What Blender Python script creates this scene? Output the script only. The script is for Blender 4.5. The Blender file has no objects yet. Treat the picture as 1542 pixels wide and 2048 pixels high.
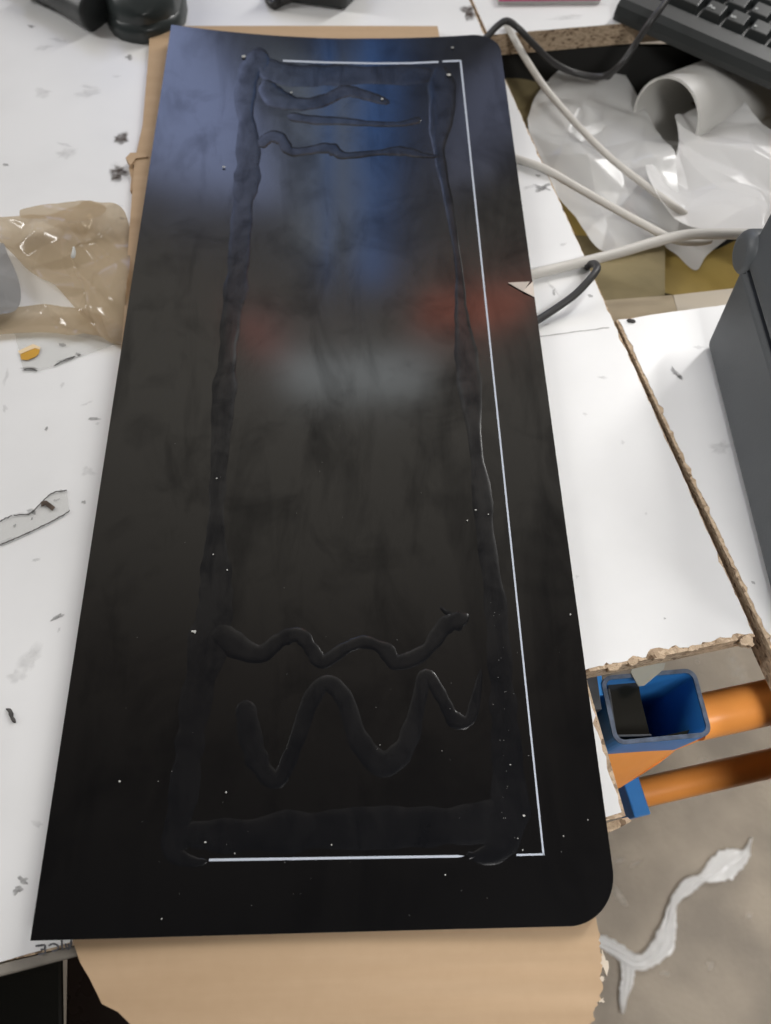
import bpy, bmesh, math, random
from mathutils import Vector, Matrix, noise
random.seed(7)
scn = bpy.context.scene
col = scn.collection
R = math.radians

# ------------------------------------------------------------------ camera
FPX, CX, CY = 1539.0, 771.0, 1024.0            # photograph: 1542 x 2048 pixels
PITCH, YAW, ROLL = R(64.067), R(3.9857), R(3.0071)
CAM = Vector((.01624, .01803, .392))           # table top is z = 0
fw = Vector((math.sin(YAW)*math.cos(PITCH), math.cos(YAW)*math.cos(PITCH), -math.sin(PITCH)))
ri0 = Vector((math.cos(YAW), -math.sin(YAW), 0)); up0 = ri0.cross(fw)
ri = ri0*math.cos(ROLL) + up0*math.sin(ROLL)
up = up0*math.cos(ROLL) - ri0*math.sin(ROLL)
cd = bpy.data.cameras.new('camera'); cam = bpy.data.objects.new('camera', cd); col.objects.link(cam)
cam.matrix_world = Matrix(((ri.x, up.x, -fw.x, CAM.x), (ri.y, up.y, -fw.y, CAM.y), (ri.z, up.z, -fw.z, CAM.z), (0, 0, 0, 1)))
cd.sensor_fit = 'VERTICAL'; cd.sensor_height = 9.0; cd.sensor_width = 9.0*1542/2048
cd.lens = 9.0*FPX/2048
cd.clip_start = .01; cd.clip_end = 100
cd.dof.use_dof = True; cd.dof.focus_distance = .40; cd.dof.aperture_fstop = 2.0
scn.camera = cam

# ------------------------------------------------------------------ world and lamps
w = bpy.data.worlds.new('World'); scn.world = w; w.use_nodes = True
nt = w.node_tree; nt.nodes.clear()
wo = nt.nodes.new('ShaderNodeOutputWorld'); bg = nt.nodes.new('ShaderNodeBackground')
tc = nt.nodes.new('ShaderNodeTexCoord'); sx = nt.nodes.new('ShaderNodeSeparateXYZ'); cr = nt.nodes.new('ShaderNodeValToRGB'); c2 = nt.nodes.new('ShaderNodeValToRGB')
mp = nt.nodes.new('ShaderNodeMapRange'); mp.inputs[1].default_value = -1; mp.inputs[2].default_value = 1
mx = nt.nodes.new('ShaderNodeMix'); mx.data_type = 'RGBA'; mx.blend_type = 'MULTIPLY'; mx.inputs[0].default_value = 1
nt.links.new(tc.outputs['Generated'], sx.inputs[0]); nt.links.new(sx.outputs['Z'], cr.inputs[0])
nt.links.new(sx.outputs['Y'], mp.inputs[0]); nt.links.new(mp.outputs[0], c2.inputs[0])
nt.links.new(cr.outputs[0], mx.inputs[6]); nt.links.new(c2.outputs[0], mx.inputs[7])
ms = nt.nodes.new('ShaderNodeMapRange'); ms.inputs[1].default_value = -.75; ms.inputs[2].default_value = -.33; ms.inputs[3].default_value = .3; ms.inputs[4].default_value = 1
nt.links.new(sx.outputs['X'], ms.inputs[0])       # darkening added towards the left, dims the light on the worktop
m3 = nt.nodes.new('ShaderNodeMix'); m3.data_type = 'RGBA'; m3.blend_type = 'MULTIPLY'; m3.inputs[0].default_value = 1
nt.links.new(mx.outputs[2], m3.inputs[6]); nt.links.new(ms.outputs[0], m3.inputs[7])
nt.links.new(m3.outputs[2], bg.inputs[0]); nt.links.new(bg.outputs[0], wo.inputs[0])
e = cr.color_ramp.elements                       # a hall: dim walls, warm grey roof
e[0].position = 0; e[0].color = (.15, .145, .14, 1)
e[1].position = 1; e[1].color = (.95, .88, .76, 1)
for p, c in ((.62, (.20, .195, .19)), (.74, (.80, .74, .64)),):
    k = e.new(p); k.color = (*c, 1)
e = c2.color_ramp.elements                       # falloff added along y: bright ahead, darkened overhead and behind to cut ambient light
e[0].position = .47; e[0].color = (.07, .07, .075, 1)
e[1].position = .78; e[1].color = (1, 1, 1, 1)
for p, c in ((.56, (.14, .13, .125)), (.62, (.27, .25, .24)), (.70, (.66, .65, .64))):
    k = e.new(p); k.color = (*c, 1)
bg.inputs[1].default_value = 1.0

def area(name, loc, target, sx_, sy_, power, color, roll=0):
    ld = bpy.data.lights.new(name, 'AREA'); ld.shape = 'RECTANGLE'; ld.size = sx_; ld.size_y = sy_
    ld.energy = power; ld.color = color
    o = bpy.data.objects.new(name, ld); col.objects.link(o); o.location = loc
    d = Vector(target) - Vector(loc)
    o.rotation_euler = d.to_track_quat('-Z', 'Y').to_euler()
    if roll: o.rotation_euler.rotate_axis('Z', roll)
    return o
area('tube_or_fill', (-2.4, 1.2, 1.55), (0, .5, 0), .10, 2.2, 42, (1, .985, .965))
area('right_fill', (.32, -.42, .90), (.40, .16, 0), .25, .25, 1.5, (1, .985, .97)).data.spread = R(75)  # added fill light for the right boards, no known source
area('tube_or_fill', (1.9, 2.4, 2.1), (.2, .6, 0), .16, 1.8, 64, (1, .985, .965))  # fill added at the front right to brighten the plastic and far boards
area('floor_fill', (1.4, -.7, 1.5), (.62, -.05, -.74), .4, .4, 2.7, (1, .98, .96)).data.spread = R(55)  # unseen fill added to lift the floor

def ray(u, v):
    return (fw*FPX + ri*(u-CX) - up*(v-CY)).normalized()
def px(u, v, z=0.0):
    d = ray(u, v); t = (z-CAM.z)/d.z
    return CAM + d*t
def mirrored(u, v, dist):                        # place seen mirrored in the level panel at this pixel
    d = ray(u, v); p = px(u, v, .012); d = Vector((d.x, d.y, -d.z))
    return p + d*dist, p
def mirror_lamp(name, u, v, dist, w_, h_, power, color):
    p, t = mirrored(u, v, dist)
    return area(name, p, t, w_, h_, power, color)
mirror_lamp('window_lamp', 430, 225, 3.5, .86, .85, 8.6, (.48, .59, 1))
mirror_lamp('window_lamp', 669, 310, 3.5, .12, .9, .42, (.75, .87, 1))
mirror_lamp('window_lamp', 722, 320, 3.5, .14, 1.15, 1.15, (.07, .32, 1))
mirror_lamp('window_lamp', 850, 260, 3.5, .20, .50, .35, (.55, .63, 1))
mirror_lamp('lamp_or_beam_glow', 722, 745, 4.0, 0.52, .25, 1.0, (.84, .94, 1))
mirror_lamp('lamp_or_beam_glow', 868, 625, 4.0, .42, .19, .75, (1, .16, .06))  # red area light added, stands in for a mirrored orange rack beam
mirror_lamp('lamp_or_beam_glow', 605, 670, 4.0, .16, .26, .18, (1, .17, .13))  # second added red light for the beam's reflection

vs = scn.view_settings
scn.display_settings.display_device = 'sRGB'
vs.view_transform = 'Standard'; vs.look = 'None'; vs.exposure = 0.0; vs.gamma = 1.0; vs.use_curve_mapping = False
scn.render.engine = 'CYCLES'

# ------------------------------------------------------------------ helpers
def mat(name, base, rough=.5, spec=.5, noise_scale=None, noise_amt=.1, dark=None, bump=0, bump_scale=60, rough_var=0, metallic=0, coat=0, detail=4):
    m = bpy.data.materials.new(name); m.use_nodes = True
    n = m.node_tree.nodes; l = m.node_tree.links; b = n['Principled BSDF']
    b.inputs['Base Color'].default_value = (*base, 1); b.inputs['Roughness'].default_value = rough
    b.inputs['Specular IOR Level'].default_value = spec; b.inputs['Metallic'].default_value = metallic
    b.inputs['Coat Weight'].default_value = coat
    if noise_scale or bump or rough_var:
        t = n.new('ShaderNodeTexCoord'); g = t.outputs['Object']
    if noise_scale:
        ns = n.new('ShaderNodeTexNoise'); ns.inputs['Scale'].default_value = noise_scale; ns.inputs['Detail'].default_value = detail
        l.new(g, ns.inputs['Vector'])
        r = n.new('ShaderNodeValToRGB'); l.new(ns.outputs['Fac'], r.inputs[0])
        d = dark or tuple(c*(1-noise_amt) for c in base)
        r.color_ramp.elements[0].position = .35; r.color_ramp.elements[0].color = (*d, 1)
        r.color_ramp.elements[1].position = .62; r.color_ramp.elements[1].color = (*base, 1)
        l.new(r.outputs[0], b.inputs['Base Color'])
    if rough_var:
        n2 = n.new('ShaderNodeTexNoise'); n2.inputs['Scale'].default_value = 14; n2.inputs['Detail'].default_value = 5
        l.new(g, n2.inputs['Vector'])
        mr = n.new('ShaderNodeMapRange'); l.new(n2.outputs['Fac'], mr.inputs[0])
        mr.inputs[1].default_value = .3; mr.inputs[2].default_value = .7
        mr.inputs[3].default_value = rough-rough_var; mr.inputs[4].default_value = rough+rough_var
        l.new(mr.outputs[0], b.inputs['Roughness'])
    if bump:
        n3 = n.new('ShaderNodeTexNoise'); n3.inputs['Scale'].default_value = bump_scale; n3.inputs['Detail'].default_value = 6
        l.new(g, n3.inputs['Vector'])
        bp = n.new('ShaderNodeBump'); bp.inputs['Strength'].default_value = bump; bp.inputs['Distance'].default_value = .002
        l.new(n3.outputs['Fac'], bp.inputs['Height']); l.new(bp.outputs[0], b.inputs['Normal'])
    return m

M = {}
M['laminate'] = mat('white_laminate', (.80, .80, .795), .34, .5, 7, .10, rough_var=.05, detail=6)
M['film_black'] = mat('black_gloss', (.0035, .0035, .004), .125, .5, rough_var=.02)
def smudged(m, lo, hi, sc, stretch, p0, p1):
    n = m.node_tree.nodes; l = m.node_tree.links; b = n['Principled BSDF']; t = n.new('ShaderNodeTexCoord')
    outs = []
    for k, (scale, st) in enumerate(((sc, (1, 1, 1)), (sc*1.7, stretch))):
        mp_ = n.new('ShaderNodeMapping'); mp_.inputs['Scale'].default_value = st; l.new(t.outputs['Object'], mp_.inputs[0])
        a = n.new('ShaderNodeTexNoise'); a.inputs['Scale'].default_value = scale; a.inputs['Detail'].default_value = 5; a.inputs['Roughness'].default_value = .6; a.inputs['Distortion'].default_value = .6; l.new(mp_.outputs[0], a.inputs['Vector'])
        r_ = n.new('ShaderNodeMapRange'); r_.inputs[1].default_value = p0; r_.inputs[2].default_value = p1; r_.inputs[3].default_value = lo; r_.inputs[4].default_value = 1; l.new(a.outputs['Fac'], r_.inputs[0]); outs.append(r_)
    mu = n.new('ShaderNodeMath'); mu.operation = 'MULTIPLY'; l.new(outs[0].outputs[0], mu.inputs[0]); l.new(outs[1].outputs[0], mu.inputs[1])
    m2 = n.new('ShaderNodeMath'); m2.operation = 'MULTIPLY'; m2.inputs[1].default_value = hi; l.new(mu.outputs[0], m2.inputs[0]); l.new(m2.outputs[0], b.inputs['Specular IOR Level'])
smudged(M['film_black'], .54, .56, 22, (1, .25, 1), .28, .50)
M['silicone'] = mat('black_silicone', (.0044, .0047, .0060), .22, .38, rough_var=.06)
smudged(M['silicone'], .55, .40, 60, (1, .3, 1), .3, .55)
M['outline'] = mat('outline_white', (.46, .50, .57), .5, .3)
M['dust'] = mat('dust_white', (.55, .55, .52), .8)
M['fibre'] = mat('paper_fibre', (.60, .52, .42), .8)
M['dirt'] = mat('dirt_grey', (.10, .095, .09), .8, .2, 300, .5)
M['stain'] = mat('stain_grey', (.46, .45, .44), .6, .3, 250, .25)
M['brownstain'] = mat('stain_brown', (.12, .09, .07), .8, .2, 250, .5)
M['ink'] = mat('marker_ink', (.13, .13, .14), .6, .3, 500, .35)
M['grey_plastic'] = mat('grey_plastic', (.085, .092, .098), .48, .5, 30, .06, bump=.05, bump_scale=900)
M['black_plastic'] = mat('black_plastic', (.028, .031, .031), .42, .5, bump=.04, bump_scale=700)
M['keys'] = mat('key_plastic', (.026, .029, .029), .36, .5, rough_var=.08)
M['glyph'] = mat('key_print', (.62, .64, .62), .6)
M['mouse'] = mat('mouse_plastic', (.042, .050, .050), .30, .5)
M['white_cable'] = mat('white_cable', (.60, .575, .53), .45, .4, 40, .06)
M['black_cable'] = mat('black_cable', (.035, .034, .034), .45, .5)
M['plastic'] = None
M['roll'] = None
M['blue'] = mat('blue_paint', (.04, .25, .66), .45, .5, 25, .15)
M['steel_dark'] = mat('dark_steel', (.045, .05, .06), .6, .5, 120, .4)
M['orange'] = mat('orange_paint', (.95, .37, .085), .34, .45, 30, .10, dark=(.86, .32, .07), bump=.1, bump_scale=120, rough_var=.1)
M['tab'] = mat('grey_tab', (.33, .33, .29), .6)
def soft_mat(name, base, amt, sc=300):
    m = mat(name, base, .7, .2); n = m.node_tree.nodes; l = m.node_tree.links; o = n['Material Output']
    at = n.new('ShaderNodeAttribute'); at.attribute_name = 'fade'
    tcx = n.new('ShaderNodeTexCoord'); ns = n.new('ShaderNodeTexNoise'); ns.inputs['Scale'].default_value = sc; ns.inputs['Detail'].default_value = 4; l.new(tcx.outputs['Object'], ns.inputs['Vector'])
    ad = n.new('ShaderNodeMath'); ad.operation = 'MULTIPLY_ADD'; ad.inputs[1].default_value = 1.6; ad.inputs[2].default_value = -.1; l.new(ns.outputs['Fac'], ad.inputs[0])
    mu = n.new('ShaderNodeMath'); mu.operation = 'MULTIPLY'; mu.use_clamp = True; l.new(at.outputs['Fac'], mu.inputs[0]); l.new(ad.outputs[0], mu.inputs[1])
    m2 = n.new('ShaderNodeMath'); m2.operation = 'MULTIPLY'; m2.inputs[1].default_value = amt; l.new(mu.outputs[0], m2.inputs[0])
    tr = n.new('ShaderNodeBsdfTransparent'); mx_ = n.new('ShaderNodeMixShader')
    l.new(m2.outputs[0], mx_.inputs[0]); l.new(tr.outputs[0], mx_.inputs[1]); l.new(n['Principled BSDF'].outputs[0], mx_.inputs[2]); l.new(mx_.outputs[0], o.inputs[0])
    return m
M['spale'] = soft_mat('pale_spot', (.62, .56, .48), .6, 120)
M['sdirt'] = soft_mat('soft_dirt', (.09, .085, .08), .58, 500)
M['sstain'] = soft_mat('soft_stain', (.30, .29, .28), .20, 250)
M['sbrownstain'] = soft_mat('soft_brown', (.07, .05, .04), 1.0, 250)
M['olive'] = mat('olive_carton', (.30, .245, .13), .8, .2, 14, .35)
M['yellow'] = mat('yellow_paper', (.50, .36, .10), .7, .3, 20, .2)
M['tan'] = mat('tan_carton', (.47, .39, .27), .75, .2, 25, .12)
M['shaded_wall'] = mat('painted_shade', (.022, .022, .021), .7, .3, 8, .25)  # shade under the rear worktop put into the carton wall's colour
M['floor'] = mat('concrete', (.37, .315, .25), .62, .3, 9, .24, dark=(.25, .215, .175), bump=.4, bump_scale=160, detail=12)
M['magenta'] = mat('magenta_card', (.55, .03, .18), .5)
M['masking'] = mat('tape_scrap', (.62, .54, .47), .6, .3, 60, .1)
M['amber'] = mat('amber_print', (.62, .33, .03), .5, .4, 90, .12)
M['darkglass'] = mat('dark_gloss', (.010, .010, .008), .20, .5, rough_var=.05)
M['brownglass'] = mat('brown_gloss', (.020, .013, .010), .28, .5, rough_var=.05)

def film_mat(name, base, alpha, rough, tint=None):
    m = bpy.data.materials.new(name); m.use_nodes = True
    n = m.node_tree.nodes; l = m.node_tree.links; b = n['Principled BSDF']; o = n['Material Output']
    b.inputs['Base Color'].default_value = (*base, 1); b.inputs['Roughness'].default_value = rough
    tr = n.new('ShaderNodeBsdfTransparent'); tr.inputs[0].default_value = (*(tint or (1, 1, 1)), 1)
    tl = n.new('ShaderNodeBsdfTranslucent'); tl.inputs[0].default_value = (*base, 1)
    m1 = n.new('ShaderNodeMixShader'); m1.inputs[0].default_value = .25
    l.new(b.outputs[0], m1.inputs[1]); l.new(tl.outputs[0], m1.inputs[2])
    m2 = n.new('ShaderNodeMixShader'); m2.inputs[0].default_value = alpha
    l.new(tr.outputs[0], m2.inputs[1]); l.new(m1.outputs[0], m2.inputs[2]); l.new(m2.outputs[0], o.inputs[0])
    return m
M['tanfilm'] = film_mat('brown_film', (.50, .42, .31), .55, .12, (.84, .73, .57))
M['plastic'] = film_mat('milky_plastic', (.86, .86, .845), .86, .24, (.95, .95, .95))
M['whiteplastic'] = film_mat('white_plastic', (.88, .875, .865), .95, .3)
M['floorplastic'] = film_mat('thin_plastic', (.80, .80, .80), .72, .3, (.95, .95, .95))
M['roll'] = film_mat('roll_plastic', (.74, .73, .70), .97, .4)
M['cleartape'] = film_mat('clear_tape', (.78, .78, .77), .22, .2, (.985, .985, .98))
M['greyfilm'] = film_mat('grey_film', (.30, .30, .30), .8, .2, (.7, .7, .7))

def chip_mat():
    m = mat('particle_board', (.50, .38, .26), .85, .2); n = m.node_tree.nodes; l = m.node_tree.links; b = n['Principled BSDF']
    t = n.new('ShaderNodeTexCoord'); mp = n.new('ShaderNodeMapping'); mp.inputs['Scale'].default_value = (1, 1, 1.8)
    l.new(t.outputs['Object'], mp.inputs[0])
    v = n.new('ShaderNodeTexVoronoi'); v.inputs['Scale'].default_value = 420; l.new(mp.outputs[0], v.inputs['Vector'])
    sp = n.new('ShaderNodeSeparateColor'); l.new(v.outputs['Color'], sp.inputs[0])
    r = n.new('ShaderNodeValToRGB'); l.new(sp.outputs[0], r.inputs[0])
    r.color_ramp.elements[0].color = (.14, .09, .055, 1); r.color_ramp.elements[1].color = (.62, .48, .34, 1)
    k = r.color_ramp.elements.new(.16); k.color = (.42, .31, .21, 1)
    l.new(r.outputs[0], b.inputs['Base Color'])
    ns = n.new('ShaderNodeTexNoise'); ns.inputs['Scale'].default_value = 500; l.new(mp.outputs[0], ns.inputs['Vector'])
    bp = n.new('ShaderNodeBump'); bp.inputs['Strength'].default_value = .7; bp.inputs['Distance'].default_value = .002
    l.new(ns.outputs['Fac'], bp.inputs['Height']); l.new(bp.outputs[0], b.inputs['Normal'])
    return m
M['chip'] = chip_mat()

def card_mat():
    m = mat('corrugated_card', (.46, .31, .18), .7, .25); n = m.node_tree.nodes; l = m.node_tree.links; b = n['Principled BSDF']
    t = n.new('ShaderNodeTexCoord')
    mp = n.new('ShaderNodeMapping'); mp.inputs['Scale'].default_value = (6, 90, 6); l.new(t.outputs['Object'], mp.inputs[0])
    a = n.new('ShaderNodeTexNoise'); a.inputs['Scale'].default_value = 1; a.inputs['Detail'].default_value = 5; l.new(mp.outputs[0], a.inputs['Vector'])
    f = n.new('ShaderNodeTexNoise'); f.inputs['Scale'].default_value = 160; f.inputs['Detail'].default_value = 3; l.new(t.outputs['Object'], f.inputs['Vector'])
    mx = n.new('ShaderNodeMath'); mx.operation = 'MULTIPLY_ADD'; mx.inputs[1].default_value = .25
    l.new(f.outputs['Fac'], mx.inputs[0]); l.new(a.outputs['Fac'], mx.inputs[2])
    r = n.new('ShaderNodeValToRGB'); l.new(mx.outputs[0], r.inputs[0])
    r.color_ramp.elements[0].position = .4; r.color_ramp.elements[0].color = (.44, .305, .185, 1)
    r.color_ramp.elements[1].position = .85; r.color_ramp.elements[1].color = (.50, .355, .225, 1)
    l.new(r.outputs[0], b.inputs['Base Color'])
    return m
M['card'] = card_mat()

def thing(name, label, cat, loc, group=None):
    o = bpy.data.objects.new(name, None); col.objects.link(o); o.location = loc; o.empty_display_size = .02
    o['label'] = label; o['category'] = cat
    if group: o['group'] = group
    return o
def tag(o, label, cat, group=None):
    o['label'] = label; o['category'] = cat
    if group: o['group'] = group
    return o
def add(name, verts, faces, m, parent=None, smooth=False, kind=None):
    base = Vector((0, 0, 0))
    if not parent:                                # a one-mesh thing: origin at its base centre
        xs = [v[0] for v in verts]; ys = [v[1] for v in verts]; zs = [v[2] for v in verts]
        base = Vector(((min(xs)+max(xs))/2, (min(ys)+max(ys))/2, min(zs)))
    me = bpy.data.meshes.new(name)
    me.from_pydata([Vector(v)-base for v in verts], [], faces); me.update()
    bm = bmesh.new(); bm.from_mesh(me); bmesh.ops.recalc_face_normals(bm, faces=bm.faces); bm.to_mesh(me); bm.free()
    o = bpy.data.objects.new(name, me); col.objects.link(o); me.materials.append(M[m] if isinstance(m, str) else m)
    if smooth:
        me.polygons.foreach_set('use_smooth', [True]*len(me.polygons))
        me.set_sharp_from_angle(angle=R(55))
    if parent:
        o.parent = parent
        p = parent; off = Vector((0, 0, 0))
        while p: off += p.location; p = p.parent
        o.location = -off
    else: o.location = base
    if kind: o['kind'] = kind
    return o
def bevel(o, width, seg=2):
    b = o.modifiers.new('bevel', 'BEVEL'); b.width = width; b.segments = seg; b.limit_method = 'ANGLE'; b.angle_limit = R(40)
    return o
def prism(poly, z0, z1):
    n = len(poly)
    v = [(p[0], p[1], z0) for p in poly] + [(p[0], p[1], z1) for p in poly]
    f = [list(range(n))[::-1], list(range(n, 2*n))] + [[i, (i+1) % n, n+(i+1) % n, n+i] for i in range(n)]
    return v, f
def catmull(pts, per=8):
    out = []; n = len(pts)
    for i in range(n-1):
        p0 = pts[max(i-1, 0)]; p1 = pts[i]; p2 = pts[i+1]; p3 = pts[min(i+2, n-1)]
        for k in range(per):
            t = k/per
            out.append(tuple(.5*((2*b)+(-a+c)*t+(2*a-5*b+4*c-d)*t*t+(-a+3*b-3*c+d)*t**3) for a, b, c, d in zip(p0, p1, p2, p3)))
    out.append(tuple(pts[-1])); return out
def tube(points, r, n=10, per=8, cap=True):
    pts = [Vector(p) for p in catmull([tuple(p) for p in points], per)]
    v = []; f = []; ref = Vector((0, 0, 1)); prev = None
    for i, p in enumerate(pts):
        t = (pts[min(i+1, len(pts)-1)]-pts[max(i-1, 0)]).normalized()
        if prev is None:
            s = t.cross(ref)
            if s.length < .1: s = t.cross(Vector((1, 0, 0)))
        else: s = prev-t*prev.dot(t)
        s.normalize(); prev = s; u_ = s.cross(t)
        rr = r(i/(len(pts)-1)) if callable(r) else r
        for k in range(n):
            a = 2*math.pi*k/n; v.append(p+s*math.cos(a)*rr+u_*math.sin(a)*rr)
    for i in range(len(pts)-1):
        for k in range(n):
            f.append([i*n+k, i*n+(k+1) % n, (i+1)*n+(k+1) % n, (i+1)*n+k])
    if cap:
        f.append(list(range(n))[::-1]); b0 = (len(pts)-1)*n; f.append(list(range(b0, b0+n)))
    return v, f
def jag(p, q, n, amp, bias=0.0, big=0.15):
    p = Vector(p[:2]); q = Vector(q[:2]); d = q-p; nr = Vector((-d.y, d.x)).normalized(); out = []
    for i in range(n):
        t = (i+random.uniform(-.3, .3)*(0 < i))/n
        a = random.uniform(-1, 1)*amp*.5 + bias
        if random.random() < big: a += random.uniform(.5, 1.8)*amp
        if i == 0: a = 0
        out.append(p+d*t+nr*a)
    return out
def blob(c, rx, ry, ang=0, n=16, rag=.35):
    ph = random.uniform(0, 99); out = []
    for i in range(n):
        a = 2*math.pi*i/n
        r = 1+rag*2*noise.noise(Vector((math.cos(a)*1.6+ph, math.sin(a)*1.6, ph)))+random.uniform(-.12, .12)*rag*2
        x, y = math.cos(a)*rx*r, math.sin(a)*ry*r
        out.append((c[0]+x*math.cos(ang)-y*math.sin(ang), c[1]+x*math.sin(ang)+y*math.cos(ang)))
    return out
def pix_ribbon(pts, hw_of=None, zf=None, h=.0008, per=6, prof=7, thick=0, wob=.12, pxf=None, pw=4):
    """dome-section bead: pts are (u, v, half width in pixels)"""
    pts = catmull(pts, per); n = len(pts); v = []; f = []
    for i, (u, vv, hw) in enumerate(pts):
        a = pts[min(i+1, n-1)]; b = pts[max(i-1, 0)]
        tx, ty = a[0]-b[0], a[1]-b[1]; L = math.hypot(tx, ty) or 1
        nx, ny = -ty/L, tx/L
        end = min(i, n-1-i)
        cap = math.sqrt(max(0.0, 1-(1-min(1, (end+.05)/4))**2))
        hw = max(hw, 1.0)*cap*(1+wob*noise.noise(Vector((i*.35, u*.01, vv*.01)))*2)
        for k in range(prof):
            s = -1+2*k/(prof-1)
            p = pxf(u+nx*hw*s, vv+ny*hw*s)
            hh = h*(cap)*(1-abs(s)**pw)
            v.append(p+Vector((0, 0, hh-(0.00005 if abs(s) == 1 else 0))))
    for i in range(n-1):
        for k in range(prof-1):
            f.append([i*prof+k, i*prof+k+1, (i+1)*prof+k+1, (i+1)*prof+k])
    return v, f
def line_ribbon(pix, wpx, z, pxf=px, closed=False):
    v = []; f = []; n = len(pix)
    for i, (u, vv) in enumerate(pix):
        a = pix[min(i+1, n-1)]; b = pix[max(i-1, 0)]; tx, ty = a[0]-b[0], a[1]-b[1]; L = math.hypot(tx, ty) or 1
        ww = wpx*random.uniform(.7, 1.3)
        for s in (-.5, .5): v.append(pxf(u-ty/L*ww*s, vv+tx/L*ww*s, z))
    for i in range(n-1): f.append([2*i, 2*i+1, 2*i+3, 2*i+2])
    return v, f
def crumple(boundary, z, amp, freq=14, rings=26, n=120, seed=0, tilt=None, edge=0.0, ridge=True):
    """a crumpled sheet: boundary in photo pixels with (u, v) or (u, v, z)"""
    b3 = [px(p[0], p[1], p[2] if len(p) > 2 else z) for p in boundary]
    loop = catmull([tuple(p) for p in b3+[b3[0]]], max(2, n//len(b3)))[:-1]
    loop = [Vector(p) for p in loop]; m = len(loop)
    c = sum(loop, Vector())/m
    rg = random.Random(seed*77+5); folds = []
    for k in range(7):
        a_ = rg.uniform(0, math.pi); folds.append((math.cos(a_), math.sin(a_), rg.uniform(.35, .7)*(1.0 if k < 3 else 1.9), rg.random(), (.42 if k < 3 else .17)))
    v = []; f = []
    for r in range(rings+1):
        t = r/rings
        for p in loop:
            q = c.lerp(p, t); s = Vector((q.x*freq+seed, q.y*freq-seed*.7, seed))
            s2 = s+Vector((noise.noise(s*.7), noise.noise(s*.7+Vector((9, 3, 1))), 0))*.55
            if ridge:
                d = 0.0
                for (cx_, cy_, fq, ph, wt_) in folds:
                    y_ = (s2.x*cx_+s2.y*cy_)*fq+ph; y_ -= math.floor(y_); d += wt_*(1-4*abs(y_-.5))
                d = d*.75+.35*noise.noise(s2*.8)
            else: d = noise.noise(s2)+.4*noise.noise(s2*2.2)
            q = q+Vector((0, 0, amp*d*(1-edge*t)))
            q += Vector((noise.noise(s2+Vector((20, 0, 0))), noise.noise(s2+Vector((0, 30, 0))), 0))*amp*.35
            v.append(q)
    for r in range(rings):
        for k in range(m):
            f.append([r*m+k, r*m+(k+1) % m, (r+1)*m+(k+1) % m, (r+1)*m+k])
    return v, f

# ------------------------------------------------------------------ setting: floor
fl = add('floor', [(-3, -2.5, -.74), (3, -2.5, -.74), (3, 3, -.74), (-3, 3, -.74)], [[0, 1, 2, 3]], 'floor', kind='structure')
fl['label'] = 'grey brown concrete workshop floor'

# ------------------------------------------------------------------ worktop boards
T = R(10.8); ex = Vector((math.cos(T), math.sin(T))); ey = Vector((-math.sin(T), math.cos(T)))
def w2(u, v, z=0): p = px(u, v, z); return Vector((p.x, p.y))
TH = .018
def board(parent, poly_core, poly_top):
    v, f = prism(poly_core, -TH, -.0004); c = add('core', v, f, 'chip', parent)
    v, f = prism(poly_top, -.0007, 0); s = add('laminate', v, f, 'laminate', parent)
    return c, s
A = w2(0, 1925); B = w2(1252, 1632); N = w2(1170, 1345); D = w2(1511, 1272); G = w2(940, 0)
A0 = A-ex*.55
dirR = (G-D).normalized()
Gx = D+dirR*1.15; LB = A0+ey*1.3
core = [A0, A, B, N, D, Gx, LB]
inset = .0008
top = [A0+ey*inset] + jag(A0+ey*inset, B+ey*inset, 70, .0011, 0, .12) + [B+ey*.002-ex*.0015]
top += jag(B+ey*.002-ex*.0015, N-ex*.001, 16, .0016, .0004, .3)
top += jag(N-ex*.001+ey*.001, D+ey*.0015, 44, .0012, .0006, .2)
top += jag(D+ey*.0015-ex*.0006, Gx-ex*.0008, 240, .0007, .0001, .15) + [Gx, LB]
wt = thing('worktop_board', 'white laminated chipboard worktop with a notched corner under the black panel', 'worktop', (0, .3, -TH))
board(wt, core, top)
q_ = w2(160, 1888)
vv, ff = prism([A0-ey*.0055, A-ey*.0055, q_-ey*.0045, q_-ey*.0002, A-ey*.0002, A0-ey*.0002], -.018, -.0009); bevel(add('edge_band', vv, ff, mat('grey_edging', (.27, .245, .21), .6, .3, 60, .3), wt), .001)
# chips of torn chipboard along the front edges of the notch
for (u, v, rx, ry) in ((1318, 1306, .0052, .003), (1265, 1322, .0035, .002), (1495, 1281, .0035, .003), (1228, 1333, .0045, .0018), (1390, 1296, .003, .0014), (1440, 1280, .003, .0013)):
    b = blob(w2(u, v), rx, ry, T, 14, .3); vv, ff = prism(b, -.004, .0003); add('torn_chip', vv, ff, 'chip', wt)
vv, ff = prism([w2(1205, 1648), w2(1262, 1632), w2(1272, 1640), w2(1240, 1657), w2(1215, 1668)], -.019, -.006); add('torn_chip', vv, ff, 'chip', wt)

rb = thing('rear_worktop', 'white worktop offcut with bare chipboard front edge under the keyboard', 'worktop', (.3, .8, -TH))
r1 = w2(985, 69); r2 = w2(1240, 47); rd = (r2-r1).normalized()
rA = D+dirR*((r1-D).dot(dirR))+ex*.0016; rB = rA+rd*.6
pc = [rA, rB, rB+dirR*.5, rA+dirR*.5]
pt = jag(rA+Vector((.0006, .0005)), rB+Vector((0, .0005)), 60, .0005, 0, .05)+[rB+dirR*.5, rA+dirR*.5]
board(rb, pc, pt)

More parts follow.
